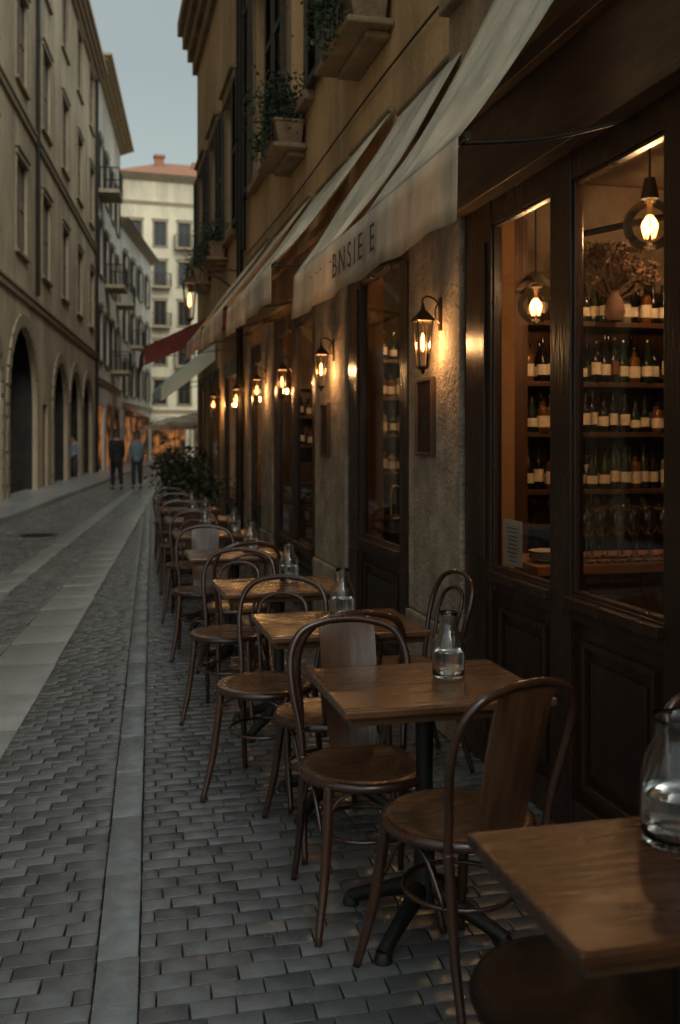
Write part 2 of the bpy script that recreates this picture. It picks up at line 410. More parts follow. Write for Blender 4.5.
ln=MB(); ln.box(U(4.70),LA,-.06,.02,3.07,3.62); ln.box(U(4.72),LA,-.11,.02,3.615,3.7)
ln.obj('stone_lintel',m_rtrim,cafe,bevel=.012)
fs=MB(); fs.box(U(4.70),U(.4),-.07,.02,2.63,2.98); fs.box(U(4.72),U(.38),-.12,.02,2.978,3.05); fs.box(U(4.70),U(.4),-.09,.02,2.60,2.632)
fs.obj('fascia',m_fwood,cafe,bevel=.006)
for i,(a,b,z0,z1) in enumerate(upw): window(cafe,a,b,z0,z1,.25,m_frame,m_shut,m_rtrim)
pipe(cafe,U(11.95),3.8,12,.035)
cb=MB(); cb.tube([(0,-.02,3.76),(3,-.03,3.72),(6,-.03,3.78),(9,-.03,3.74),(12,-.03,3.76)],.007,6)
cb.obj('cable',m_iron,cafe,smooth=True)

def shopfront(name,posts,zb,zt,y_a,y_b,top,door=False,parent=cafe):
    mb=MB(); pn=MB(); posts=sorted(posts,key=lambda p:-p[0])
    for (a,b) in posts:
        ua,ub=sorted((U(a),U(b)))
        mb.box(ua,ub,-.012,.045,0.0,top-.003)
        if ub-ua>.2:
            mb.box(ua+.05,ub-.05,-.024,-.011,.15,.75); mb.box(ua+.05,ub-.05,-.024,-.011,.95,top-.2)
    for p,q in zip(posts[:-1],posts[1:]):
        a=max(U(p[0]),U(p[1])); b=min(U(q[0]),U(q[1]))
        mb.box(a,b,-.008,.04,zb-.10,zb); mb.box(a-.003,b+.003,-.04,-.007,zb-.05,zb-.01)
        mb.box(a,b,-.008,.04,zt,top-.005)
        mb.box(a,b,.02,.06,.0,zb-.10)
        m=.07
        mb.box(a,b,-.010,.021,0,.14)
        for (x0,x1,z0,z1) in ((a+m,b-m,.20,.225),(a+m,b-m,zb-.19,zb-.165),(a+m,a+m+.025,.225,zb-.19),(b-m-.025,b-m,.225,zb-.19)):
            if z1>z0: mb.box(x0,x1,-.005,.021,z0,z1)
        mb.box(a+m+.06,b-m-.06,.004,.021,.27,zb-.235)
        t=.014
        for (x0,x1,z0,z1) in ((a,a+t,zb,zt),(b-t,b,zb,zt),(a+t,b-t,zb,zb+t),(a+t,b-t,zt-t,zt)):
            mb.box(x0,x1,.0,.035,z0,z1)
        pn.quad([(a+.005,.02,zb+.005),(b-.005,.02,zb+.005),(b-.005,.02,zt-.005),(a+.005,.02,zt-.005)])
    o=mb.obj(name,m_dwood,parent,bevel=.003); pn.obj('pane',m_gl,o)
    if door:
        h=MB(); p=posts[-1]; uu=min(U(p[0]),U(p[1]))
        h.tube([(uu+.05,-.012,1.05),(uu+.05,-.07,1.05),(uu+.05,-.07,1.22),(uu+.05,-.012,1.22)],.007,8)
        h.obj('handle',m_brass,o,smooth=True)
    return o
shopfront('shop_window',[(4.60,4.27),(3.65,3.475),(2.83,2.65)],.92,2.49,2.65,4.6,2.62)
shopfront('shop_window',[(2.45,2.3),(1.6,1.48),(.72,.6)],.92,2.47,.6,2.45,2.62)
pil=MB(); pil.box(U(2.65),U(2.45),-.05,.02,0,2.6); pil.obj('pilaster',m_dwood,cafe,bevel=.006)
shopfront('door',[(6.95,6.62),(5.70,5.45)],.85,2.58,5.45,6.95,2.75,True)
shopfront('shop_window',[(10.1,9.92),(9.15,9.0),(8.2,8.0)],.6,2.55,8,10.1,2.72)
shopfront('door',[(11.7,11.55),(10.95,10.8)],.8,2.4,10.8,11.7,2.6,True)
it=MB(); D=3.3
it.quad([(.06,D,0),(LA-.3,D,0),(LA-.3,D,3.05),(.06,D,3.05)])
it.box(U(5.62),U(5.50),.26,D,0,3.05); it.box(U(9.42),U(9.30),.26,D,0,3.05); it.box(U(11.98),U(11.9),.26,D,0,3.05); it.box(U(.3),U(.2),.26,D,0,3.05)
it.obj('interior_wall',m_iplaster,cafe)
it=MB(); it.box(.05,LA-.25,.255,D+.05,3.06,3.15); it.obj('ceiling',m_iplaster,cafe)
it=MB(); it.box(.05,LA-.25,.01,D+.05,-.02,.012); it.obj('floor',m_ifloor,cafe)
it=MB(); it.tube([(U(5.4),1.0,2.72),(U(4.9),1.3,2.74),(U(3.2),1.3,2.74)],.02,8,sub=1); it.obj('ceiling_pipe',m_iron,cafe,smooth=True)

def shelf(yb,x0,x1,zs,dep=.24,label='walnut wall shelf stacked with wine bottles inside the cafe'):
    r=thing('shelf_unit',label,'shelf',((x0+x1)/2,yb-dep/2,.012)); hx=(x1-x0)/2
    for z in zs:
        mb=MB(); mb.box(-hx,hx,-dep/2,dep/2,z-.028-.012,z-.012); mb.obj('board',m_iwood,r,bevel=.003)
    for s in (-1,1):
        mb=MB(); mb.box(s*hx,s*(hx+.03),-dep/2-.01,dep/2,0,2.75); mb.obj('side_panel',m_iwood,r,bevel=.003)
    mb=MB(); mb.box(-hx,hx,dep/2-.012,dep/2-.002,.0,2.2); mb.obj('back_panel',m_iwood,r)
    return r
shelf(5.49,2.36,3.95,[.7,1.02,1.22,1.55,1.84,2.19])
pn=MB(); pn.box(-.15,.15,-.03,.03,0,2.95)
for z0,z1 in ((.15,.9),(1.0,1.9),(2.0,2.8)): pn.box(-.10,.10,-.042,-.029,z0,z1)
o=pn.obj('wood_panel',m_iwood,None,(2.16,5.2,.012),bevel=.004); tag(o,'tall walnut wall panel beside the bottle shelves','panel')
shelf(7.85,2.03,2.75,[.9,1.25,1.55,1.85,2.15])
shelf(9.29,2.15,3.6,[1.0,1.45,1.78,2.1,2.42])
shelf(11.89,2.1,3.3,[1.0,1.45,1.8,2.15])
ct=MB(); ct.box(-1.0,.8,-.22,.22,0,.85)
for k in range(4): ct.box(-.94+k*.43,-.58+k*.43,-.232,-.219,.12,.74)
ct.box(-1.04,.84,-.27,.27,.848,.895,1)
o=ct.obj('counter',[m_iwood,m_cwood],None,(3.05,4.62,.012),bevel=.005); tag(o,'long varnished wooden bar counter inside the cafe','counter')

def bottle_mesh(mat,lab,kind=0):
    mb=MB()
    if kind==0: prof=[(0,0),(.034,0),(.037,.006),(.037,.05),(.0373,.05),(.0373,.125),(.037,.125),(.037,.155),(.03,.18),(.015,.20),(.0135,.25),(.016,.252),(.016,.265),(0,.266)]
    elif kind==1: prof=[(0,0),(.037,0),(.04,.006),(.04,.04),(.0403,.04),(.0403,.10),(.04,.10),(.04,.12),(.028,.17),(.014,.21),(.0135,.245),(.016,.246),(.016,.258),(0,.259)]
    else: prof=[(0,0),(.04,0),(.043,.006),(.043,.035),(.0433,.035),(.0433,.11),(.043,.11),(.043,.15),(.038,.165),(.014,.178),(.0135,.205),(.019,.207),(.019,.235),(0,.236)]
    mb.lathe(prof,14,mfun=lambda i:1 if i==4 else (2 if i>=10 else 0))
    return mb.obj('bottle',[mat,lab,m_bb if lab is m_label else m_label2],smooth=True,ang=50)
protos=[(bottle_mesh(a,b,k),l) for a,b,k,l in ((m_bb,m_label,0,'dark wine bottle with cream label on shelf'),(m_bg,m_label,1,'green wine bottle with cream label on shelf'),(m_bb,m_label,1,'dark wine bottle with cream label on shelf'),(m_ba,m_label,2,'squat amber spirit bottle with cream label on shelf'),(m_bc,m_label,2,'pale liqueur bottle with cream label on shelf'),(m_bg,m_label2,0,'green wine bottle with red label on shelf'))]
used=set()
def bottles(x0,x1,y,z,step,zscale=1,w=None):
    x=x0
    while x<x1:
        p,l=random.choices(protos,weights=w or (5,4,4,2,1.2,.5))[0]
        if p.name in used: o=p.copy(); COL.objects.link(o)
        else: o=p; used.add(p.name)
        o.location=(x+random.uniform(-.006,.006),y+random.uniform(-.03,.02),z)
        s=zscale*random.uniform(.78,1.08); o.scale=(.80,.80,s); o.rotation_euler=(0,0,R(random.uniform(0,360)))
        tag(o,l,'bottle','bottles on the cafe shelves')
        x+=step*random.uniform(.93,1.08)
for z,h in ((2.19,1.0),(1.84,1.0),(1.55,.90),(1.22,1.0)):
    bottles(2.40,3.62,5.30,z,.066,h); bottles(2.43,3.4,5.41,z,.074,h*1.05)
bottles(2.41,2.9,5.36,.70,.09,.95)
for z in (1.25,1.55,1.85,2.15): bottles(2.07,2.68,7.72,z,.075,.9)
for z in (1.78,2.1): bottles(2.2,2.6,9.17,z,.09,.95)
for z in (1.45,1.8): bottles(2.16,2.7,11.77,z,.10,.95)
def wineglass():
    mb=MB(); mb.lathe([(0,0),(.033,.001),(.033,.004),(.006,.01),(.004,.03),(.004,.09),(.02,.105),(.036,.135),(.038,.165),(.032,.205),(.0305,.205),(.036,.165),(.034,.137),(.018,.108),(0,.1)],16)
    return mb.obj('wine_glass',m_wglass,smooth=True,ang=180)
wg=wineglass(); first=True
for i in range(26):
    o=wg if first else wg.copy()
    if not first: COL.objects.link(o)
    first=False
    if i<18: o.location=(2.30+(i%9)*.083+(.04 if i>=9 else 0),4.42 if i<9 else 4.60,.908); o.scale=(1.1,1.1,1.3)
    else: o.location=(2.45+(i-18)*.1,5.36,1.02); o.scale=(.85,.85,.82)
    tag(o,'clear stemmed wine glass standing in the cafe bar','glass','wine glasses in the cafe bar')
for x,y,n in ((3.22,4.5,9),(3.10,4.44,4),(2.14,4.5,4)):
    pl=MB()
    for k in range(n): pl.lathe([(0,k*.012),(.06,k*.012),(.1,k*.012+.016),(.1,k*.012+.019),(.06,k*.012+.004)],20)
    o=pl.obj('plate_stack',m_paper,None,(x,y,.91),smooth=True); tag(o,'small stack of pale plates on the bar counter','plates')
fl=thing('flower_arrangement','dried brown flowers in a small vase on top shelf','flowers',(2.88,5.20,2.192))
mb=MB(); mb.lathe([(0,0),(.04,0),(.06,.05),(.045,.12),(.03,.15),(.035,.17)],16); mb.obj('vase',m_terra,fl,smooth=True)
mb=MB()
for i in range(60):
    a=random.uniform(0,6.28); t=random.uniform(.05,.26); h=random.uniform(.22,.44)
    e=(t*math.cos(a),t*.6*math.sin(a),h)
    mb.tube([(0,0,.12),(e[0]*.4,e[1]*.4,h*.6),e],.002,4,sub=2)
    for k in range(14):
        c=[e[j]+random.uniform(-.03,.03) for j in range(3)]; d=Vector((random.uniform(-1,1),random.uniform(-1,1),random.uniform(-1,1))).normalized()*.02; d2=d.orthogonal()*.6
        mb.quad([Vector(c)-d,Vector(c)+d2,Vector(c)+d,Vector(c)-d2])
mb.obj('dried_blooms',m_flow,fl)

def pendant(x,y,z,r,power,shade=False,label='globe glass pendant lamp with glowing filament inside the cafe'):
    p=thing('pendant_lamp',label,'lamp',(x,y,z),0,'pendant lamps in the cafe')
    mb=MB(); prof=[(r*math.sin(a),-r*math.cos(a)) for a in [math.pi*k/14 for k in range(0,13)]]+[(.028,r*1.0),(.028,r*1.12)]
    prof[0]=(0.001,-r); mb.lathe(prof,24); mb.obj('lamp_glass',m_bulbglass,p,smooth=True,ang=180)
    mb=MB(); mb.lathe([(0,r*1.1+.07),(.02,r*1.1+.07),(.034,r*1.1),(.034,r*1.0),(0,r*1.0)],16); mb.tube([(0,0,r*1.1+.06),(0,0,3.05-z)],.005,6,sub=1); mb.obj('cord',m_iron,p,smooth=True)
    if shade:
        mb=MB(); mb.lathe([(.03,r+.075),(.05,r+.06),(.11,r+.0),(.115,r-.02),(.108,r-.015),(.045,r+.05)],24); mb.obj('lamp_shade',m_bulbglass,p,smooth=True)
    mb=MB()
    for k in range(6):
        a=2*math.pi*k/6; b=a+.5
        mb.tube([(.006*math.cos(a),.006*math.sin(a),.04),(.030*math.cos(a),.030*math.sin(a),.0),(.018*math.cos(b),.018*math.sin(b),-.05),(.030*math.cos(b),.030*math.sin(b),.0),(.006*math.cos(b),.006*math.sin(b),.04)],.0024,5,sub=3)
    mb.obj('filament',m_bulb2,p,smooth=True,ang=180)
    mb=MB(); mb.tube([(0,0,.03),(0,0,r+.01)],.010,8,sub=1); mb.obj('socket',m_brass,p,smooth=True)
    lamp(p,(0,0,.01),power,.028,(1,.60,.30))
    return p
pendant(2.03,3.4,2.32,.098,15)
pendant(2.16,4.7,2.19,.092,13,True)
pendant(3.1,4.75,2.62,.08,22)
pendant(2.35,7.0,2.45,.08,28)
pendant(2.45,10.6,2.25,.08,30)
pendant(2.6,1.4,2.35,.08,3)

nt_=thing('notice','small cream paper notice taped inside the shop window','sign',(WX+.026,4.10,.95),R(-90))
mb=MB(); mb.box(-.10,.10,-.002,.0,0,.2); mb.obj('paper',m_paper,nt_)
mb=MB()
for k in range(9):
    w=random.uniform(.04,.075); mb.box(-w,w,-.0035,-.0022,.018+k*.018,.022+k*.018)
mb.obj('printed_lines',m_ink,nt_)
for yc,z in ((5.10,1.44),(7.55,1.40)):
    pq=thing('wall_plaque','small framed dark bronze menu plaque on the stone pier','sign',(WX-.037,yc,z),R(-90),'plaques on the stone piers')
    mb=MB(); mb.box(-.12,.12,-.015,0,0,.38); mb.obj('plate',m_plaq,pq)
    mb=MB(); mb.box(-.14,-.12,-.025,0,-.02,.40); mb.box(.12,.14,-.025,0,-.02,.40); mb.box(-.12,.12,-.025,0,.38,.40); mb.box(-.12,.12,-.025,0,-.02,0); mb.obj('frame',m_iwood,pq,bevel=.003)

# ------------------------------------------------------------ wall lanterns
def lantern_proto():
    r=thing('wall_lantern','lit bronzed iron wall lantern on a short bracket','lantern',(0,0,0),R(-90),'lanterns along the cafe wall')
    oy=-.10
    mb=MB(); mb.tube([(0,0,.17),(0,-.035,.21),(0,-.075,.225),(0,oy,.21),(0,oy-.0,.18)],.005,8)
    mb.tube([(0,-.0,.08),(0,-.03,.12),(0,-.03,.17),(0,-.01,.19)],.004,6)
    mb.box(-.018,.018,-.01,0,.05,.22); mb.obj('bracket',m_lfr,r,smooth=True)
    mb=MB(); s=math.sqrt(2)
    mb.lathe([(.007,.19),(.011,.17),(.016,.155),(.037*s,.12),(.049*s,.105),(.051*s,.096),(.044*s,.093),(0.01,.093)],4,(0,oy,0),rot=math.pi/4)
    mb.lathe([(0.001,-.18),(.010,-.17),(.014,-.155),(.025*s,-.145),(.025*s,-.135),(0.001,-.135)],4,(0,oy,0),rot=math.pi/4)
    for sx in (-1,1):
        for sy in (-1,1): mb.tube([(sx*.023,oy+sy*.023,-.14),(sx*.040,oy+sy*.040,.095)],.0036,6,sub=1)
    mb.obj('frame',m_lfr,r)
    mb=MB(); mb.lathe([(.022*s,-.135),(.038*s,.093)],4,(0,oy,0),rot=math.pi/4); mb.obj('lamp_glass',m_bulbglass,r)
    mb=MB(); mb.lathe([(.001,-.06),(.009,-.05),(.012,-.03),(.008,.02),(.001,.045)],12,(0,oy,0)); mb.obj('bulb',m_bulb,r,smooth=True,ang=180)
    mb=MB(); mb.tube([(0,oy,.096),(0,oy,.035)],.006,8,sub=1); mb.obj('socket',m_brass,r,smooth=True)
    lamp(r,(0,oy,-.02),8.5,.03)
    return r
lp=lantern_proto(); lp.location=(WX-.035,4.88,2.02)
for y,z in ((7.3,2.05),(8.95,2.05),(10.45,2.05),(12.1,2.03),(14.6,2.05)):
    place(lp,None,(WX-.035,y,z),(0,0,R(-90)))
bl=place(lp,None,(WX-.42,13.0,3.35),(0,0,R(-90))); bl.scale=(2.0,2.0,1.9); bl['label']='large bronzed iron street lantern high on the wall'
for c in bl.children:
    if c.name.startswith('light'): c.data=c.data.copy(); c.data.energy=1.5
mb=MB(); mb.tube([(0,.205,.05),(0,.1,.14),(0,0,.17)],.008,8); mb.tube([(0,.205,.20),(0,.1,.205),(0,0,.20)],.006,8); mb.obj('wall_arm',m_lfr,bl,smooth=True)

# ------------------------------------------------------------ awnings
def awning(label,ya,yb,front,zf,zw,mat,val=.24,segs=None,sag=.05,zws=None,flap=0,vmat=None):
    r=thing('awning',label,'awning',(WX,yb,0),R(-90),'awnings over the shopfronts'); L=yb-ya
    segs=segs or [(0,L)]
    for si,(s0,s1) in enumerate(segs):
        zw_=zws[si] if zws else zw
        mb=MB(); nu=max(10,int((s1-s0)*22)); nv=14
        for i in range(nu+1):
            for j in range(nv+1):
                u=s0+(s1-s0)*i/nu; t=j/nv; tt=(u-s0)/(s1-s0)
                edge=.6+.4*math.sin(math.pi*tt); sn=math.sin(math.pi*t)
                sg=-sag*sn*(edge+.3*math.sin(u*7+ya*3))
                wr=.022*math.sin(u*15+t*2.2+ya)*sn**.7+.010*math.sin(u*34-t*6)*sn
                y=-.03-(front-.03)*t +wr; z=zw_+(zf-zw_)*t+sg
                mb.v.append((u,y,z))
        for i in range(nu):
            for j in range(nv):
                a=i*(nv+1)+j; mb.f.append((a,a+nv+1,a+nv+2,a+1)); mb.m.append(0)
        mb.obj('canopy',mat,r,smooth=True,solid=.004,ang=180)
        mb=MB(); mb.tube([(s0-.02,-.035,zw_+.018),(s1+.02,-.035,zw_+.018)],.018,12,sub=1); mb.obj('roller',m_rtrim,r,smooth=True)
        if flap:
            mb=MB()
            for k in range(8):
                t0,t1=k/8,(k+1)/8
                f=lambda t,d:(s1+.004,-.03-(front-.03)*t,zw_+(zf-zw_)*t-d-sag*math.sin(math.pi*t)*.6)
                mb.quad([f(t0,0),f(t1,0),f(t1,flap),f(t0,flap)])
            mb.obj('side_flap',mat,r,solid=.003)
    mb=MB(); nu=int(L*20)
    for i in range(nu+1):
        for j in range(5):
            u=L*i/nu; t=j/4
            mb.v.append((u,-front-.004-.007*t*(1+math.sin(u*11))-.004*t*(1+math.sin(u*23+1)),zf-.003-val*t-.010*t*abs(math.sin(u*5.2))))
    for i in range(nu):
        for j in range(4):
            a=i*5+j; mb.f.append((a,a+5,a+6,a+1)); mb.m.append(0)
    mb.obj('valance',vmat or mat,r,smooth=True,solid=.003,ang=180)
    mb=MB(); mb.tube([(-.02,-front+.02,zf),(L+.02,-front+.02,zf)],.012,8,sub=1); mb.obj('front_bar',m_iron,r,smooth=True)
    for k,u in enumerate((.04,L-.04)):
        mb=MB(); mb.tube([(u,-.02,zf+.12),(u,-front*.5,zf+.03),(u,-front+.02,zf-.01)],.006,8); mb.obj('arm',m_iron,r,smooth=True)
    return r
aw1=awning('long cream canvas awning with lettered valance over the shopfront',2.93,5.62,.66,2.45,3.5,m_canvas,.25,segs=[(0,1.10),(1.50,2.69)],zws=[3.42,3.5],sag=.07,vmat=m_val)
awning('cream canvas awning rolled out over the cafe window',5.82,7.9,.76,2.55,3.5,m_canvas,.22,segs=[(0,.98),(1.12,2.08)],zws=[3.5,3.5],sag=.06,vmat=m_val)
awning('cream canvas awning rolled out over the cafe window',8.2,9.9,.76,2.60,3.55,m_canvas,.20,sag=.06,vmat=m_val)
awning('cream canvas awning rolled out over the cafe window',10.25,11.85,.74,2.66,3.6,m_canvas,.20,sag=.06,vmat=m_val)
awning('dark maroon canvas awning over a shop door',12.9,14.4,1.2,2.70,3.25,m_canvasred,.24,sag=.02,flap=.24)
awning('pale grey green canvas awning over a shop window',15.3,17.6,.85,2.36,3.0,m_canvasteal,.22,sag=.02,flap=.26)
def glyph_row(s,parent,size,loc,mat,adv,serif=True):
    c=bpy.data.curves.new('t','FONT'); x=0
    for ch in s:
        if ch==' ': x+=size*.42; continue
        c.body=ch; c.size=size; c.extrude=.0012; c.offset=-size*.006
        t=bpy.data.objects.new('t',c); COL.objects.link(t); bpy.context.view_layer.update()
        me=bpy.data.meshes.new_from_object(t.evaluated_get(bpy.context.evaluated_depsgraph_get()))
        xs=[v.co.x for v in me.vertices]; x0,x1=min(xs),max(xs); ys=[v.co.y for v in me.vertices]; y0,y1=min(ys),max(ys)
        mb=MB()
        for v in me.vertices: mb.v.append((v.co.x-x0,v.co.y,v.co.z))
        for p in me.polygons: mb.f.append(tuple(p.vertices)); mb.m.append(0)
        w=x1-x0; st=size*.04; sl=size*.05; th=size*.02
        if serif:
            for q in {'B':[0],'N':[0,w-st*2],'I':[0],'E':[0]}.get(ch,[]):
                mb.box(q-sl,q+st*2+(sl if ch in 'IN' else 0),-.0010,.0014,y0-.0005,y0+th); mb.box(q-sl,q+st*2+(sl if ch in 'I' else 0),-.0010,.0014,y1-th,y1+.0005)
        mb.obj('letter',mat,parent,(loc[0]+x,loc[1],loc[2]),(R(90),0,0))
        x+=w+size*adv; bpy.data.objects.remove(t)
    return x
glyph_row('BNSIE E',aw1,.160,(5.62-4.54,-.66-.030,2.262),m_ink,.36)

# ------------------------------------------------------------ foliage
def leaves(mb,n,cfun,size,mi=0,droop=0):
    for i in range(n):
        c=Vector(cfun()); d=Vector((random.gauss(0,1),random.gauss(0,1),random.gauss(0,.6)-droop)).normalized()*size*random.uniform(.6,1.3)
        w=d.cross(Vector((random.gauss(0,1),random.gauss(0,1),random.gauss(0,1)))).normalized()*size*.38
        mb.quad([c,c+d*.5+w,c+d,c+d*.5-w],mi)
def planter(yc,z,L,n,label,trail=.30):
    r=thing('window_planter',label,'planter',(WX,yc,z),R(-90),'planters under the upper windows')
    mb=MB()
    mb.box(-L/2-.03,L/2+.03,-.30,-.0,-.045,.0); mb.box(-L/2+.06,L/2-.06,-.16,-.0,-.09,-.043)
    mb.obj('stone_ledge',m_rtrim,r,bevel=.015)
    mb=MB()
    mb.v+=[(-L/2+.04,-.04,.002),(L/2-.04,-.04,.002),(L/2-.04,-.24,.002),(-L/2+.04,-.24,.002),(-L/2,-.03,.19),(L/2,-.03,.19),(L/2,-.28,.19),(-L/2,-.28,.19)]
    for f in ((0,1,2,3),(4,5,6,7),(0,1,5,4),(1,2,6,5),(2,3,7,6),(3,0,4,7)): mb.f.append(f); mb.m.append(0)
    mb.box(-L/2-.012,L/2+.012,-.292,-.02,.188,.212)
    mb.obj('box',m_rtrim,r,bevel=.006)
    mb=MB(); cl=[(random.uniform(-L/2,L/2),random.uniform(-.28,-.08),.24+random.uniform(0,.28),random.uniform(.08,.14)) for _ in range(13)]
    for c in cl: leaves(mb,n//8,lambda c=c:(c[0]+random.gauss(0,c[3]),c[1]+random.gauss(0,c[3]*.6),c[2]+random.gauss(0,c[3]*.8)),.042,random.randint(0,1))
    for k in range(12):
        x=random.uniform(-L/2,L/2); ln_=random.uniform(.08,trail)
        mb.tube([(x,-.26,.24),(x+.03,-.32,.2),(x+.05,-.34,.2-ln_)],.003,4,mi=2,sub=3)
        leaves(mb,26,lambda:(x+.04+random.gauss(0,.03),-.33+random.gauss(0,.025),.22-random.uniform(-.05,ln_)),.04,random.randint(0,1),.5)
    mb.obj('foliage',[m_leaf,m_leafd,m_twig],r)
for y,L,n in ((6.30,.9,1100),(8.9,.85,900),(14.4,.9,500),(16.6,.9,400)):
    planter(y,4.08,L,n,'narrow window planter box with trailing green plants on ledge')
def potted(x,y,h,w,label):
    r=thing('potted_shrub',label,'plant',(x,y,0))
    mb=MB(); mb.lathe([(0,0),(.16,0),(.22,.34),(.24,.36),(.24,.40),(.21,.40),(.20,.36),(0,.35)],18); mb.obj('pot',m_terra,r,smooth=True)
    mb=MB()
    for k in range(7):
        a=random.uniform(0,6.28); mb.tube([(0,0,.35),(.1*math.cos(a),.1*math.sin(a),h*.5),(w*.7*math.cos(a),w*.7*math.sin(a),h*random.uniform(.7,.95))],.008,5,mi=2,sub=3)
    for k in range(26):
        a=random.uniform(0,6.28); rr=random.uniform(0,w); zz=random.uniform(.5,h); s=random.uniform(.07,.14)
        c=(rr*math.cos(a),rr*math.sin(a),zz); mi=random.randint(0,1)
        leaves(mb,55,lambda:(c[0]+random.gauss(0,s),c[1]+random.gauss(0,s),c[2]+random.gauss(0,s)),.07,mi)
    mb.obj('foliage',[m_leafd,m_leaf,m_twig],r)
potted(1.25,14.2,1.3,.36,'bushy dark green shrub in a terracotta pot by the wall')
potted(1.15,15.3,1.25,.38,'low spreading green shrub in a terracotta pot by the tables')

# ============================================================ RIGHT BUILDING B
YB=18.5
bB=thing('shop_building','narrow ochre plaster town house with deep cornice and shops below','building',(WX+.0,YB,0),R(-90))
LB=YB-YE-.004; V=lambda Y:YB-Y
og=[(V(14.3),V(12.9),0,2.6),(V(16.4),V(15.0),0,2.6),(V(18.1),V(17.1),0,2.6)]
ou=[(V(yc+.45),V(yc-.45),z,z+1.9) for yc in (13.6,15.5,17.4) for z in (4.3,)]
wall=MB(); facade(wall,LB,9.3,og+ou,.22); shell(wall,LB,9.3,6); wall.obj('wall',m_ochre2,bB)
cornice(bB,LB,9.32,.34,1.05,m_rtrim,e1=False)
for o in ou: window(bB,*o,.22,m_frame,m_shut,m_rtrim)
_U=U
U=V
for a,b in ((12.9,14.3),(15.0,16.4),(17.1,18.1)):
    shopfront('shop_window',[(b,b-.12),(a+.12,a)],.7,2.4,a,b,2.6,parent=bB)
U=_U
it=MB(); it.quad([(.03,3,0),(LB-.03,3,0),(LB-.03,3,3),(.03,3,3)]); it.obj('interior_wall',m_iplaster,bB)
it=MB(); it.box(.03,LB-.03,.23,3,2.9,2.98); it.obj('ceiling',m_iplaster,bB)
pendant(2.7,13.8,2.3,.08,32); pendant(2.6,17,2.3,.08,30)
pipe(bB,V(12.25),.2,9)

# ============================================================ GENERIC far buildings
def far_building(name,label,loc,rot,L,H,D,wm,cols,rows,ww,wh,g_ops,shut=None,corn=(.45,.6),fr=m_frame,dep=.22,roof=None,trim=m_trim,bands=()):
    r=thing(name,label,'building',loc,rot); ops=[]
    for c in cols:
        for z in rows: ops.append((c-ww/2,c+ww/2,z,z+wh))
    wall=MB(); facade(wall,L,H,ops+g_ops,dep); shell(wall,L,H,D); wall.obj('wall',wm,r)
    for o in ops: window(r,*o,dep,fr,shut,trim,2)
    cornice(r,L,H+.01,corn[0],corn[1],trim)
    for z in bands:
        b=MB(); b.box(0,L,-.07,.02,z,z+.18); b.box(0,L,-.11,.02,z+.178,z+.25)
        b.obj('string_course',trim,r,bevel=.01)
    if roof:
        m=MB(); e=corn[0]+.1; rh=roof
        A=[(-e,-e,H+.03),(L+e,-e,H+.03),(L+e,D+e,H+.03),(-e,D+e,H+.03)]; t=[(D*.4,D/2,H+rh),(L-D*.4,D/2,H+rh)]
        m.quad([A[0],A[1],t[1],t[0]]); m.quad([A[2],A[3],t[0],t[1]]); m.quad([A[1],A[2],t[1]]); m.quad([A[3],A[0],t[0]])
        m.obj('roof',m_tile,r)
    return r
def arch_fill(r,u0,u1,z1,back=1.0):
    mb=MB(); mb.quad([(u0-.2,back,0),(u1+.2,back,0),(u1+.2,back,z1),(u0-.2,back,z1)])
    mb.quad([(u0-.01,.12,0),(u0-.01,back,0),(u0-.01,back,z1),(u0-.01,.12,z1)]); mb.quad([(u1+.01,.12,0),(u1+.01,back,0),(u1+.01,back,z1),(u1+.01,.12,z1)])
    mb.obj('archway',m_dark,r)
    mb=MB(); n=16; uc=(u0+u1)/2; ri=(u1-u0)/2+.02; ro=ri+.32; zt=z1-(u1-u0)/2
    for k in range(n):
        a=math.pi*k/n+.012; b=math.pi*(k+1)/n-.012
        P=lambda rr,t,y:(uc-rr*math.cos(t),y,zt+rr*math.sin(t))
        mb.quad([P(ri,a,-.05),P(ro,a,-.05),P(ro,b,-.05),P(ri,b,-.05)]); mb.quad([P(ri,a,-.05),P(ri,b,-.05),P(ri,b,.02),P(ri,a,.02)]); mb.quad([P(ro,a,-.05),P(ro,b,-.05),P(ro,b,.02),P(ro,a,.02)])
    k=0; z=0
    while z<zt-.1:
        h=.42; w=.32 if k%2 else .24
        mb.box(u0-.02-w,u0-.02,-.05,.02,z+.01,min(z+h,zt)-.01); mb.box(u1+.02,u1+.02+w,-.05,.02,z+.01,min(z+h,zt)-.01); z+=h;k+=1
    mb.obj('arch_surround',m_ltrim,r)
    for q in (u0+.15,uc+.02):
        mb=MB(); mb.box(q,q+ri-.2,back-.12,back-.02,.02,zt*.98); mb.obj('door',m_dwood,r,bevel=.01)
al=R(84.45); yl0=2.0
uL=lambda Y:(Y-yl0)/.9953
ar=[(uL(c-w_),uL(c+w_),0,h_,'arch') for c,w_,h_ in ((10.9,1.6,4.1),(15.05,1.6,4.1),(19.2,1.6,4.1),(23.1,1.5,4.1),(27.6,2.1,4.5),(34.6,1.65,4.1),(38.6,1.65,4.1),(42.6,1.65,4.1))]
ar.append((uL(31.3)-.5,uL(31.3)+.5,0,2.6))
cols=[uL(y) for y in (6.5,10.7,14.9,19.0,23.2,27.3,31.5,35.7,39.9,44.1)]
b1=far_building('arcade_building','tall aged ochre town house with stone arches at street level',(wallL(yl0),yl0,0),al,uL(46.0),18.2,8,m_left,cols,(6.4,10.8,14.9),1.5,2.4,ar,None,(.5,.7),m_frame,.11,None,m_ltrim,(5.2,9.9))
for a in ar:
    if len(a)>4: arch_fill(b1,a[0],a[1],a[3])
mb=MB(); a=ar[-1]; mb.box(a[0],a[1],.08,.2,0,2.6); mb.obj('door',m_dwood,b1)
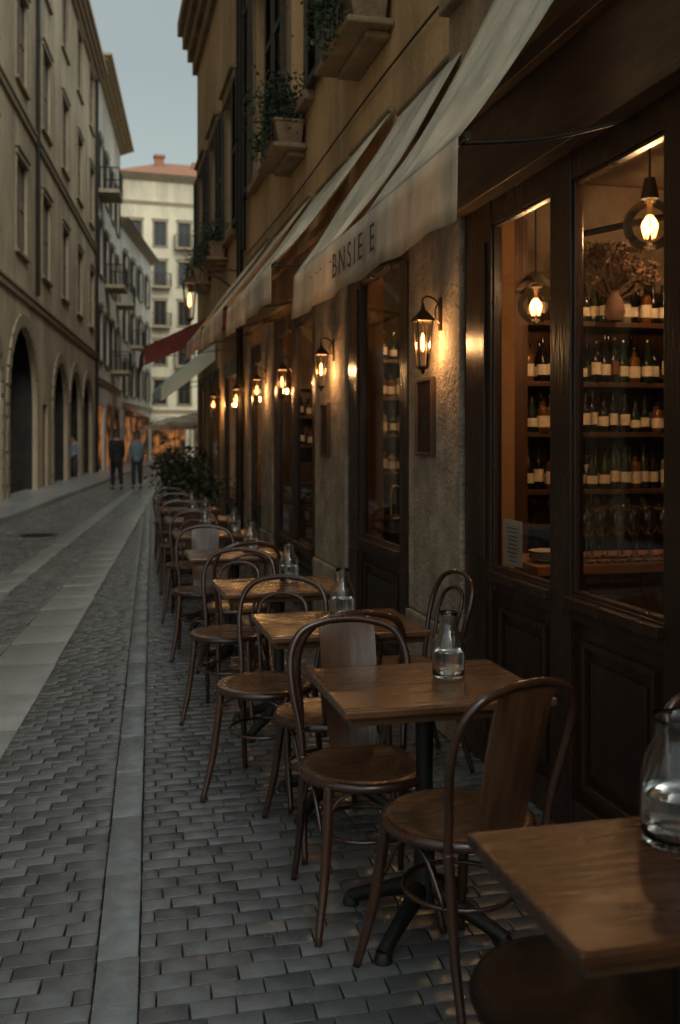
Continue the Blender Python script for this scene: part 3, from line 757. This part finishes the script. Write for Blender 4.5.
pipe(b1,uL(45.6),.1,17.6,.07,-.1); pipe(b1,uL(29.4),5.6,17.6,.06,-.1)
y2=46.3
b2=far_building('town_house','tall pale town house with iron balconies and deep eaves',(wallL(y2),y2,0),al,13.6,18.8,8,m_white,[1.8,5.0,8.2,11.4],(5.3,9.3,13.2),1.3,2.4,[(1,3.6,0,3.2),(5,8,0,3.2),(9.4,12.6,0,3.2)],m_shut,(.75,.5),m_frame,.12,None,m_trim,(4.2,))
mb=MB(); mb.quad([(.5,.22,0),(13.2,.22,0),(13.2,.22,3.3),(.5,.22,3.3)]); mb.obj('shop_interior',m_warmwin,b2)
def balcony(parent,u,z,w,out=.95):
    mb=MB(); mb.box(u-w/2,u+w/2,-out,0,z-.16,z); o=mb.obj('balcony',m_trim,parent)
    mb=MB(); n=int(w/.13)
    for i in range(n+1): mb.box(u-w/2+i*w/n-.01,u-w/2+i*w/n+.01,-out,-out+.02,z,z+.95)
    for s in (u-w/2,u+w/2):
        for k in range(7): mb.box(s-.01,s+.01,-out+k*out/7,-out+k*out/7+.02,z,z+.95)
        mb.box(s-.02,s+.02,-out,-.01,z+.951,z+1.0)
    mb.box(u-w/2,u+w/2,-out-.01,-out+.03,z+.952,z+1.0); mb.obj('railing',m_iron,o)
for u,z in ((5.0,9.2),(8.2,5.2),(1.8,13.1),(11.4,9.2)): balcony(b2,u,z,2.2)
b3=far_building('white_house','white rendered four storey house with dark shutters',(1.22,60.3,0),R(79.5),13.2,14.6,7,m_white,[1.6,4.6,7.6,10.8],(4.3,7.6,10.9),1.1,2.0,[(1,12,0,3)],m_shut,(.4,.4),m_frame,.12,1.6,m_trim,(3.6,))
mb=MB(); mb.quad([(.8,.22,0),(12.2,.22,0),(12.2,.22,3.1),(.8,.22,3.1)]); mb.obj('shop_interior',m_warmwin,b3)
balcony(b3,4.6,7.5,2.0,.7)
b4=far_building('apartment_house','cream five storey apartment house closing the street',(1.4,79,0),R(4),13,22.3,10,m_cream,[1.3,3.2,5.1,7.0,8.9,10.8],(4.4,7.5,10.6,13.7,16.8),.95,1.9,[(.8,5.2,0,3.1),(6,11.8,0,3.1)],None,(.4,.45),m_frame,.16,2.4,m_trim,(3.7,20.0))
mb=MB(); mb.quad([(.7,.22,0),(12,.22,0),(12,.22,3.2),(.7,.22,3.2)]); mb.obj('shop_interior',m_warmwin,b4)
for u,z in ((1.3,10.5),(3.2,10.5),(5.1,16.7),(1.3,4.3),(5.1,7.4),(3.2,13.6)): balcony(b4,u,z,1.6,.6)
mb=MB(); mb.box(3.2,3.9,3,3.6,22.5,24.6); mb.box(3.1,4.0,2.9,3.7,24.598,24.8); mb.obj('chimney',m_tile,b4)
mb=MB(); mb.box(6.2,6.8,3,3.5,22.5,24.4); mb.obj('chimney',m_tile,b4)
b5=far_building('corner_house','plain ochre town house further along the street',(2.6+.0972*45,20.6+45,0),R(-95.5),44,15,8,m_ochre2,[3+3.6*i for i in range(11)],(4.5,8.2,11.6),1.1,2.0,[(2+5*i,5+5*i,0,2.9) for i in range(8)],m_shut,(.45,.5),m_frame,.22,None,m_trim,(3.7,))
mb=MB(); mb.quad([(1,.22,0),(41,.22,0),(41,.22,3),(1,.22,3)]); mb.obj('shop_interior',m_warmwin,b5)
def parasol(x,y,s,mat,label):
    r=thing('parasol',label,'parasol',(x,y,0),0,'parasols at the end of the street')
    mb=MB(); n=8; mb.lathe([(.001,2.9),(s*.5,2.72),(s,2.42),(s,2.25)],n,rot=.3); mb.obj('canopy',mat,r,solid=.01)
    mb=MB(); mb.tube([(0,0,0),(0,0,2.85)],.03,8,sub=1); mb.lathe([(0,.0),(.25,.0),(.25,.06),(.05,.09),(0,.09)],14); mb.obj('pole',m_iron,r,smooth=True)
for x,y in ((4.2,58),(5.6,64),(3.9,68),(4.6,50)): parasol(x,y,1.5,m_canvas,'open cream cafe parasol on a dark pole')
def shop_awning(parent,u0,u1,z,out,mat):
    mb=MB(); mb.quad([(u0,-.02,z+.5),(u1,-.02,z+.5),(u1,-out,z),(u0,-out,z)]); mb.quad([(u0,-out,z),(u1,-out,z),(u1,-out,z-.2),(u0,-out,z-.2)]); return mb.obj('awning',mat,parent,solid=.01)
m_orange=M('canvas_rust',(.42,.12,.045),(.3,.09,.035),.8,3,translucent=.2)
shop_awning(b2,5,8,2.9,1.1,m_orange); shop_awning(b2,9.4,12.6,2.9,1.1,m_orange); shop_awning(b3,1,5,3.0,1.0,m_orange); shop_awning(b3,6.5,11,2.8,1.0,m_canvas); shop_awning(b4,1,5,3,1.6,m_canvas); shop_awning(b4,6,11,3,1.6,m_canvasred)

# ============================================================ furniture
def chair_proto(panel=True):
    r=thing('bentwood_chair','dark bentwood cafe chair with hooped back and round seat' if panel else 'dark bentwood cafe chair with open double hoop back','chair',(0,0,0),0,'bentwood chairs along the cafe')
    mb=MB(); n=20
    ring=[(.2*math.cos(2*math.pi*k/n),.2*math.sin(2*math.pi*k/n),.448) for k in range(n)]
    mb.tube(ring,.016,8,True,sub=2)
    mb.obj('seat_ring',m_bent,r,smooth=True,ang=180)
    mb=MB(); mb.lathe([(.001,.452),(.10,.453),(.16,.459),(.19,.466),(.201,.462),(.201,.445),(.001,.44)],32); mb.obj('seat',m_seat,r,smooth=True,ang=50)
    mb=MB()
    half=[(-.174,-.165,.44),(-.182,-.18,.54),(-.202,-.205,.66),(-.203,-.235,.765),(-.165,-.26,.84),(-.085,-.273,.872),(0,-.277,.88)]
    pts=half+[(-x,y,z) for x,y,z in half[:-1][::-1]]
    mb.tube(pts,.0125,10,sub=5); mb.obj('backrest_hoop',m_bent,r,smooth=True,ang=180)
    if panel:
        mb=MB(); nu,nv=8,12
        def sp(u,t,off):
            z=.455+(.868-.455)*t; y=-.178-.10*t**1.3+off; w=.078+.020*t+.006*math.sin(t*3.1)
            x=u*w; y+=-.018*(1-u*u)*math.sin(math.pi*min(1,t*1.0))
            if t>.94: z-=.012*u*u
            return (x,y,z)
        for off in (0,.008):
            b=len(mb.v)
            for i in range(nu+1):
                for j in range(nv+1): mb.v.append(sp(-1+2*i/nu,j/nv,off))
            for i in range(nu):
                for j in range(nv):
                    a=b+i*(nv+1)+j; mb.f.append((a,a+nv+1,a+nv+2,a+1)); mb.m.append(0)
        N1=(nu+1)*(nv+1)
        for j in range(nv):
            for i in (0,nu):
                a=i*(nv+1)+j; mb.f.append((a,a+1,a+1+N1,a+N1)); mb.m.append(0)
        for i in range(nu):
            for j in (0,nv):
                a=i*(nv+1)+j; mb.f.append((a,a+nv+1,a+nv+1+N1,a+N1)); mb.m.append(0)
        mb.obj('backrest_panel',m_splat,r,smooth=True,ang=50)
    else:
        mb=MB(); h2=[(-.085,-.17,.45),(-.095,-.185,.56),(-.115,-.212,.68),(-.105,-.238,.765),(-.055,-.252,.80),(0,-.255,.808)]
        mb.tube(h2+[(-x,y,z) for x,y,z in h2[:-1][::-1]],.0095,8,sub=4); mb.obj('inner_hoop',m_bent,r,smooth=True,ang=180)
    for s in (-1,1):
        mb=MB(); mb.tube([(s*.174,-.165,.45),(s*.172,-.175,.36),(s*.178,-.20,.18),(s*.19,-.25,0.0)],[.0135,.014,.0135,.011],10); mb.obj('leg',m_bent,r,smooth=True,ang=180)
        mb=MB(); mb.tube([(s*.145,.135,.45),(s*.152,.15,.34),(s*.168,.175,.17),(s*.195,.215,0.0)],[.017,.017,.015,.0115],10); mb.obj('leg',m_bent,r,smooth=True,ang=180)
    mb=MB(); ring=[(.155*math.cos(2*math.pi*k/16),.157*math.sin(2*math.pi*k/16)-.005,.265) for k in range(16)]
    mb.tube(ring,.0075,8,True,sub=2)
    for s in (-1,1):
        mb.tube([(s*.155,.155,.30),(s*.13,.15,.39),(s*.07,.155,.43)],.006,6); mb.tube([(s*.165,.12,.29),(s*.176,.03,.415),(s*.170,-.06,.41),(s*.174,-.15,.30)],.006,6)
    mb.obj('stretcher',m_bent,r,smooth=True,ang=180)
    return r
def table_proto(w,d,label,mat=None):
    r=thing('cafe_table',label,'table',(0,0,0),0,'square wooden tables along the cafe')
    mb=MB(); mb.box(-w/2,w/2,-d/2,d/2,.725,.75)
    mb.obj('table_top',mat or m_table,r,bevel=.006)
    mb=MB(); mb.box(-w/2+.02,w/2-.02,-d/2+.02,d/2-.02,.70,.7248); mb.obj('apron',m_tedge,r,bevel=.003)
    mb=MB(); mb.lathe([(0.001,.70),(.09,.70),(.09,.69),(.03,.66),(.026,.5),(.028,.3),(.034,.18),(.05,.12),(.055,.07),(0.001,.06)],16)
    for k in range(4):
        a=math.pi/4+k*math.pi/2; c,s=math.cos(a),math.sin(a)
        mb.tube([(.03*c,.03*s,.12),(.12*c,.12*s,.085),(.22*c,.22*s,.045),(.27*c,.27*s,.022)],[.03,.026,.022,.022],8)
        mb.lathe([(.001,0),(.028,0),(.028,.012),(.02,.03),(.001,.032)],10,(.265*c,.265*s,0))
    mb.obj('pedestal',m_iron,r,smooth=True,ang=50)
    return r
tb=table_proto(.64,.54,'square varnished wooden cafe table on black iron pedestal')
tb.location=(.98,2.945,0)
near=table_proto(.66,.47,'square wooden cafe table with glossy top holding a jug',m_table2); near.location=(1.012,1.565,0)
tabs=[(.955,4.02,0),(.91,5.13,1),(.88,6.65,-1),(.90,8.15,1),(.93,9.7,0),(.97,11.2,1),(1.0,12.6,0)]
for x,y,a in tabs: place(tb,None,(x,y,0),(0,0,R(a)))
ch=chair_proto(True); ch.location=(.97,2.62,0); ch.rotation_euler=(0,0,R(20))
co_=chair_proto(False); co_.location=(.69,4.24,0); co_.rotation_euler=(0,0,R(150))
chs=[(.83,3.10,178,1),(.86,3.74,8,0),(1.38,4.42,95,0),(.68,5.42,160,0),(.84,6.28,8,0),(.70,7.0,168,1),(.74,8.5,168,0),(.85,9.3,-5,1),(.78,10.05,175,0),(.84,11.55,172,0),(.9,12.2,4,0),(.88,12.95,178,0),(1.54,1.95,180,1)]
for x,y,a,k in chs: place(ch if k else co_,None,(x,y,0),(0,0,R(a+random.uniform(-3,3))))
st=thing('bentwood_stool','round dark bentwood stool pushed under a cafe table','stool',(.90,1.72,0))
mb=MB(); mb.lathe([(.001,.452),(.13,.454),(.19,.465),(.21,.462),(.21,.438),(.001,.436)],32); mb.obj('seat',m_dseat,st,smooth=True,ang=50)
mb=MB(); mb.tube([(.21*math.cos(k*math.pi/10),.21*math.sin(k*math.pi/10),.448) for k in range(20)],.017,8,True,sub=2)
mb.tube([(.165*math.cos(k*math.pi/8),.165*math.sin(k*math.pi/8),.24) for k in range(16)],.009,8,True,sub=2); mb.obj('seat_ring',m_dseat,st,smooth=True,ang=180)
for k in range(4):
    a=math.pi/4+k*math.pi/2; mb=MB(); mb.tube([(.15*math.cos(a),.15*math.sin(a),.44),(.165*math.cos(a),.165*math.sin(a),.24),(.23*math.cos(a),.23*math.sin(a),0)],[.017,.016,.012],10); mb.obj('leg',m_bent,st,smooth=True,ang=180)
def glassware(name,label,cat,out,inn,wat,group=None):
    r=thing(name,label,cat,(0,0,0),0,group)
    mb=MB(); mb.lathe(out+inn,32); mb.obj('glass_body',m_glass,r,smooth=True,ang=180)
    mb=MB(); mb.lathe(wat,32); mb.obj('water',m_water,r,smooth=True,ang=60)
    return r
cf=glassware('glass_carafe','clear stout glass water carafe on a wooden table','carafe',
  [(.001,0),(.043,0),(.050,.006),(.053,.03),(.053,.095),(.050,.118),(.038,.140),(.0275,.155),(.0255,.175),(.0265,.195),(.030,.208)],
  [(.0285,.2075),(.0248,.195),(.0238,.175),(.0258,.154),(.0362,.139),(.0482,.117),(.0508,.095),(.051,.03),(.047,.012),(.001,.010)],
  [(.001,.0102),(.0468,.0122),(.0507,.03),(.0505,.075),(.0503,.0845),(.001,.085)],'glass carafes on the tables')
cf.location=(1.075,2.99,.751)
for x,y in ((1.0,4.10),(.98,5.22),(1.0,6.72),(1.08,8.2),(.85,8.3),(1.0,9.7),(1.0,11.2)):
    place(cf,None,(x,y,.751))
jg=glassware('glass_jug','wide clear glass water jug on a wooden table','jug',
  [(.001,0),(.062,0),(.070,.008),(.074,.04),(.073,.12),(.066,.16),(.052,.185),(.047,.205),(.050,.225),(.054,.235)],
  [(.0525,.2345),(.048,.225),(.0448,.205),(.0498,.184),(.0638,.158),(.0707,.119),(.0717,.04),(.067,.014),(.001,.012)],
  [(.001,.0122),(.0668,.0142),(.0714,.04),(.0710,.085),(.0708,.0945),(.001,.095)])
jg.location=(1.055,1.66,.751)

# ============================================================ people
def skin(name,V,E,Rr,mat,parent,root=0,sub=2):
    me=bpy.data.meshes.new(name); me.from_pydata(V,E,[]); me.materials.append(mat)
    o=bpy.data.objects.new(name,me); COL.objects.link(o); o.parent=parent
    md=o.modifiers.new('skin','SKIN'); md.use_smooth_shade=True
    for i,v in enumerate(me.skin_vertices[0].data):
        rr=Rr[i]; v.radius=rr if isinstance(rr,tuple) else (rr,rr); v.use_root=(i==root)
    s=o.modifiers.new('sub','SUBSURF'); s.levels=sub; s.render_levels=sub
    return o
m_skin=M('skin',(.42,.25,.18),(.38,.22,.16),.6)
def person(x,y,rz,label,coat,pants,hairc,stride=1,h=1.0,hem=.72):
    p=thing('person',label,'person',(x,y,0.0),rz); p.scale=(h,h,h)
    mc=M('coat',coat,None,.85,12); mp_=M('trousers',pants,None,.85,12); mh=M('hair',hairc,None,.6,30); ms=M('shoes',(.02,.018,.016),None,.5)
    s=stride
    V=[(0,0,.96),(0,0,1.15),(0,.01,1.36),(0,.0,1.49),(0,.015,1.57),(0,.02,1.70),
       (-.09,0,.92),(-.10,.10*s,.52),(-.10,.06*s,.10),(-.11,.17*s+.02,.045),
       (.09,0,.92),(.10,-.04*s,.52),(.10,-.20*s,.13),(.11,-.12*s,.05),
       (-.16,0,1.41),(-.19,-.05*s,1.15),(-.19,.02-.05*s,.92),(-.19,.03-.05*s,.86),
       (.16,0,1.41),(.19,.0,1.15),(.19,.09,.93),(.19,.11,.87),(0,.10,1.63)]
    E=[(0,1),(1,2),(2,3),(3,4),(4,5),(0,6),(6,7),(7,8),(8,9),(0,10),(10,11),(11,12),(12,13),(2,14),(14,15),(15,16),(16,17),(2,18),(18,19),(19,20),(20,21),(4,22)]
    Rr=[.13,.12,.13,.055,.085,.075,.085,.055,.04,.035,.085,.055,.04,.035,.06,.045,.03,.032,.06,.045,.03,.032,.02]
    for hx,wi in ((-1,17),(1,21)):
        b=V[wi]
        for k in range(5):
            off=(k-2)*.014
            n=len(V); V.append((b[0]+hx*.005,b[1]+off,b[2]-.05+(.02 if k==4 else 0))); V.append((b[0]-hx*.008,b[1]+off*1.1+(.015 if k==4 else 0),b[2]-.085+abs(k-1)*.008+(.025 if k==4 else 0)))
            E+=[(wi,n),(n,n+1)]; Rr+=[.009,.007]
    skin('body',V,E,Rr,m_skin,p)
    cv=[(0,0,hem+.02),(0,0,.95),(0,0,1.18),(0,.0,1.38),(0,-.005,1.47),(-.15,0,1.41),(-.195,-.05*s,1.16),(-.195,.0-.05*s,.93),(.15,0,1.41),(.195,0,1.16),(.195,.08,.94)]
    skin('coat',cv,[(0,1),(1,2),(2,3),(3,4),(3,5),(5,6),(6,7),(3,8),(8,9),(9,10)],[(.19,.17),(.175,.155),(.165,.14),(.17,.13),(.075,.07),(.085,.08),(.062,.062),(.05,.05),(.085,.08),(.062,.062),(.05,.05)],mc,p,2)
    pv_=[(0,0,.93),(-.09,0,.88),(-.10,.10*s,.52),(-.10,.06*s,.11),(.09,0,.88),(.10,-.04*s,.52),(.10,-.20*s,.14)]
    skin('trousers',pv_,[(0,1),(1,2),(2,3),(0,4),(4,5),(5,6)],[.13,.10,.08,.062,.10,.08,.062],mp_,p)
    for a,b,c in (((-.10,.04*s,.07),(-.11,.13*s,.05),(-.11,.20*s,.035)),((.10,-.22*s,.10),(.11,-.13*s,.05),(.11,-.07*s,.035))):
        skin('shoe',[a,b,c],[(0,1),(1,2)],[.052,.048,.035],ms,p)
    skin('hair',[(0,-.02,1.60),(0,-.01,1.68),(0,.01,1.745)],[(0,1),(1,2)],[.082,.092,.06],mh,p,1)
person(.50,31.2,R(8),'person walking away in a long dark coat',(.014,.014,.016),(.014,.014,.016),(.03,.02,.015),1,1.04,.62)
person(1.12,31.6,R(-4),'person walking away in a slate blue jacket',(.20,.24,.29),(.04,.045,.06),(.08,.05,.03),-1,1.0,.78)
person(-1.0,39.5,R(150),'person in a pale blue shirt beside the arcade wall',(.30,.34,.39),(.06,.06,.08),(.03,.02,.015),1,1.0,.85)

# ============================================================ light
w=bpy.data.worlds.new('World'); scene.world=w; w.use_nodes=True; nt=w.node_tree; N=nt.nodes; K=nt.links
bg=N['Background']; sky=N.new('ShaderNodeTexSky'); sky.sky_type='NISHITA'; sky.sun_disc=False
sky.sun_elevation=R(45); sky.sun_rotation=R(166); sky.air_density=1.2; sky.dust_density=3; sky.altitude=50
hs=N.new('ShaderNodeHueSaturation'); hs.inputs['Saturation'].default_value=.18; K.new(sky.outputs[0],hs.inputs['Color'])
tc=N.new('ShaderNodeTexCoord'); sp=N.new('ShaderNodeSeparateXYZ'); K.new(tc.outputs['Generated'],sp.inputs[0])
mr=N.new('ShaderNodeMapRange'); mr.inputs['From Min'].default_value=.35; mr.inputs['From Max'].default_value=1; mr.inputs['To Min'].default_value=1.25; mr.inputs['To Max'].default_value=2.7
K.new(sp.outputs['Z'],mr.inputs['Value'])
mx=N.new('ShaderNodeMix'); mx.data_type='RGBA'; mx.blend_type='MULTIPLY'; mx.inputs['Factor'].default_value=1
K.new(hs.outputs[0],mx.inputs['A']); K.new(mr.outputs[0],mx.inputs['B'])
mt=N.new('ShaderNodeMix'); mt.data_type='RGBA'; mt.blend_type='MULTIPLY'; mt.inputs['Factor'].default_value=1; mt.inputs['B'].default_value=(.89,1.0,.95,1)
K.new(mx.outputs['Result'],mt.inputs['A']); K.new(mt.outputs['Result'],bg.inputs['Color'])
bg.inputs['Strength'].default_value=.09
sl=bpy.data.lights.new('sun','SUN'); sl.energy=.6; sl.angle=R(30); sl.color=(1,.88,.72)
so=bpy.data.objects.new('sun',sl); COL.objects.link(so)
el=R(45); az=R(166); d=Vector((math.sin(az)*math.cos(el),math.cos(az)*math.cos(el),math.sin(el)))
so.rotation_euler=d.to_track_quat('Z','Y').to_euler()

# ============================================================ camera
cam=bpy.data.cameras.new('camera'); co=bpy.data.objects.new('camera',cam); COL.objects.link(co)
co.location=(0,0,1.5); co.rotation_euler=(R(90),0,R(-13.56)); cam.lens=35; cam.sensor_width=36; cam.shift_y=-71/1024
cam.clip_end=600; cam.clip_start=.05
cam.dof.use_dof=True; cam.dof.focus_distance=3.5; cam.dof.aperture_fstop=3.2
scene.camera=co
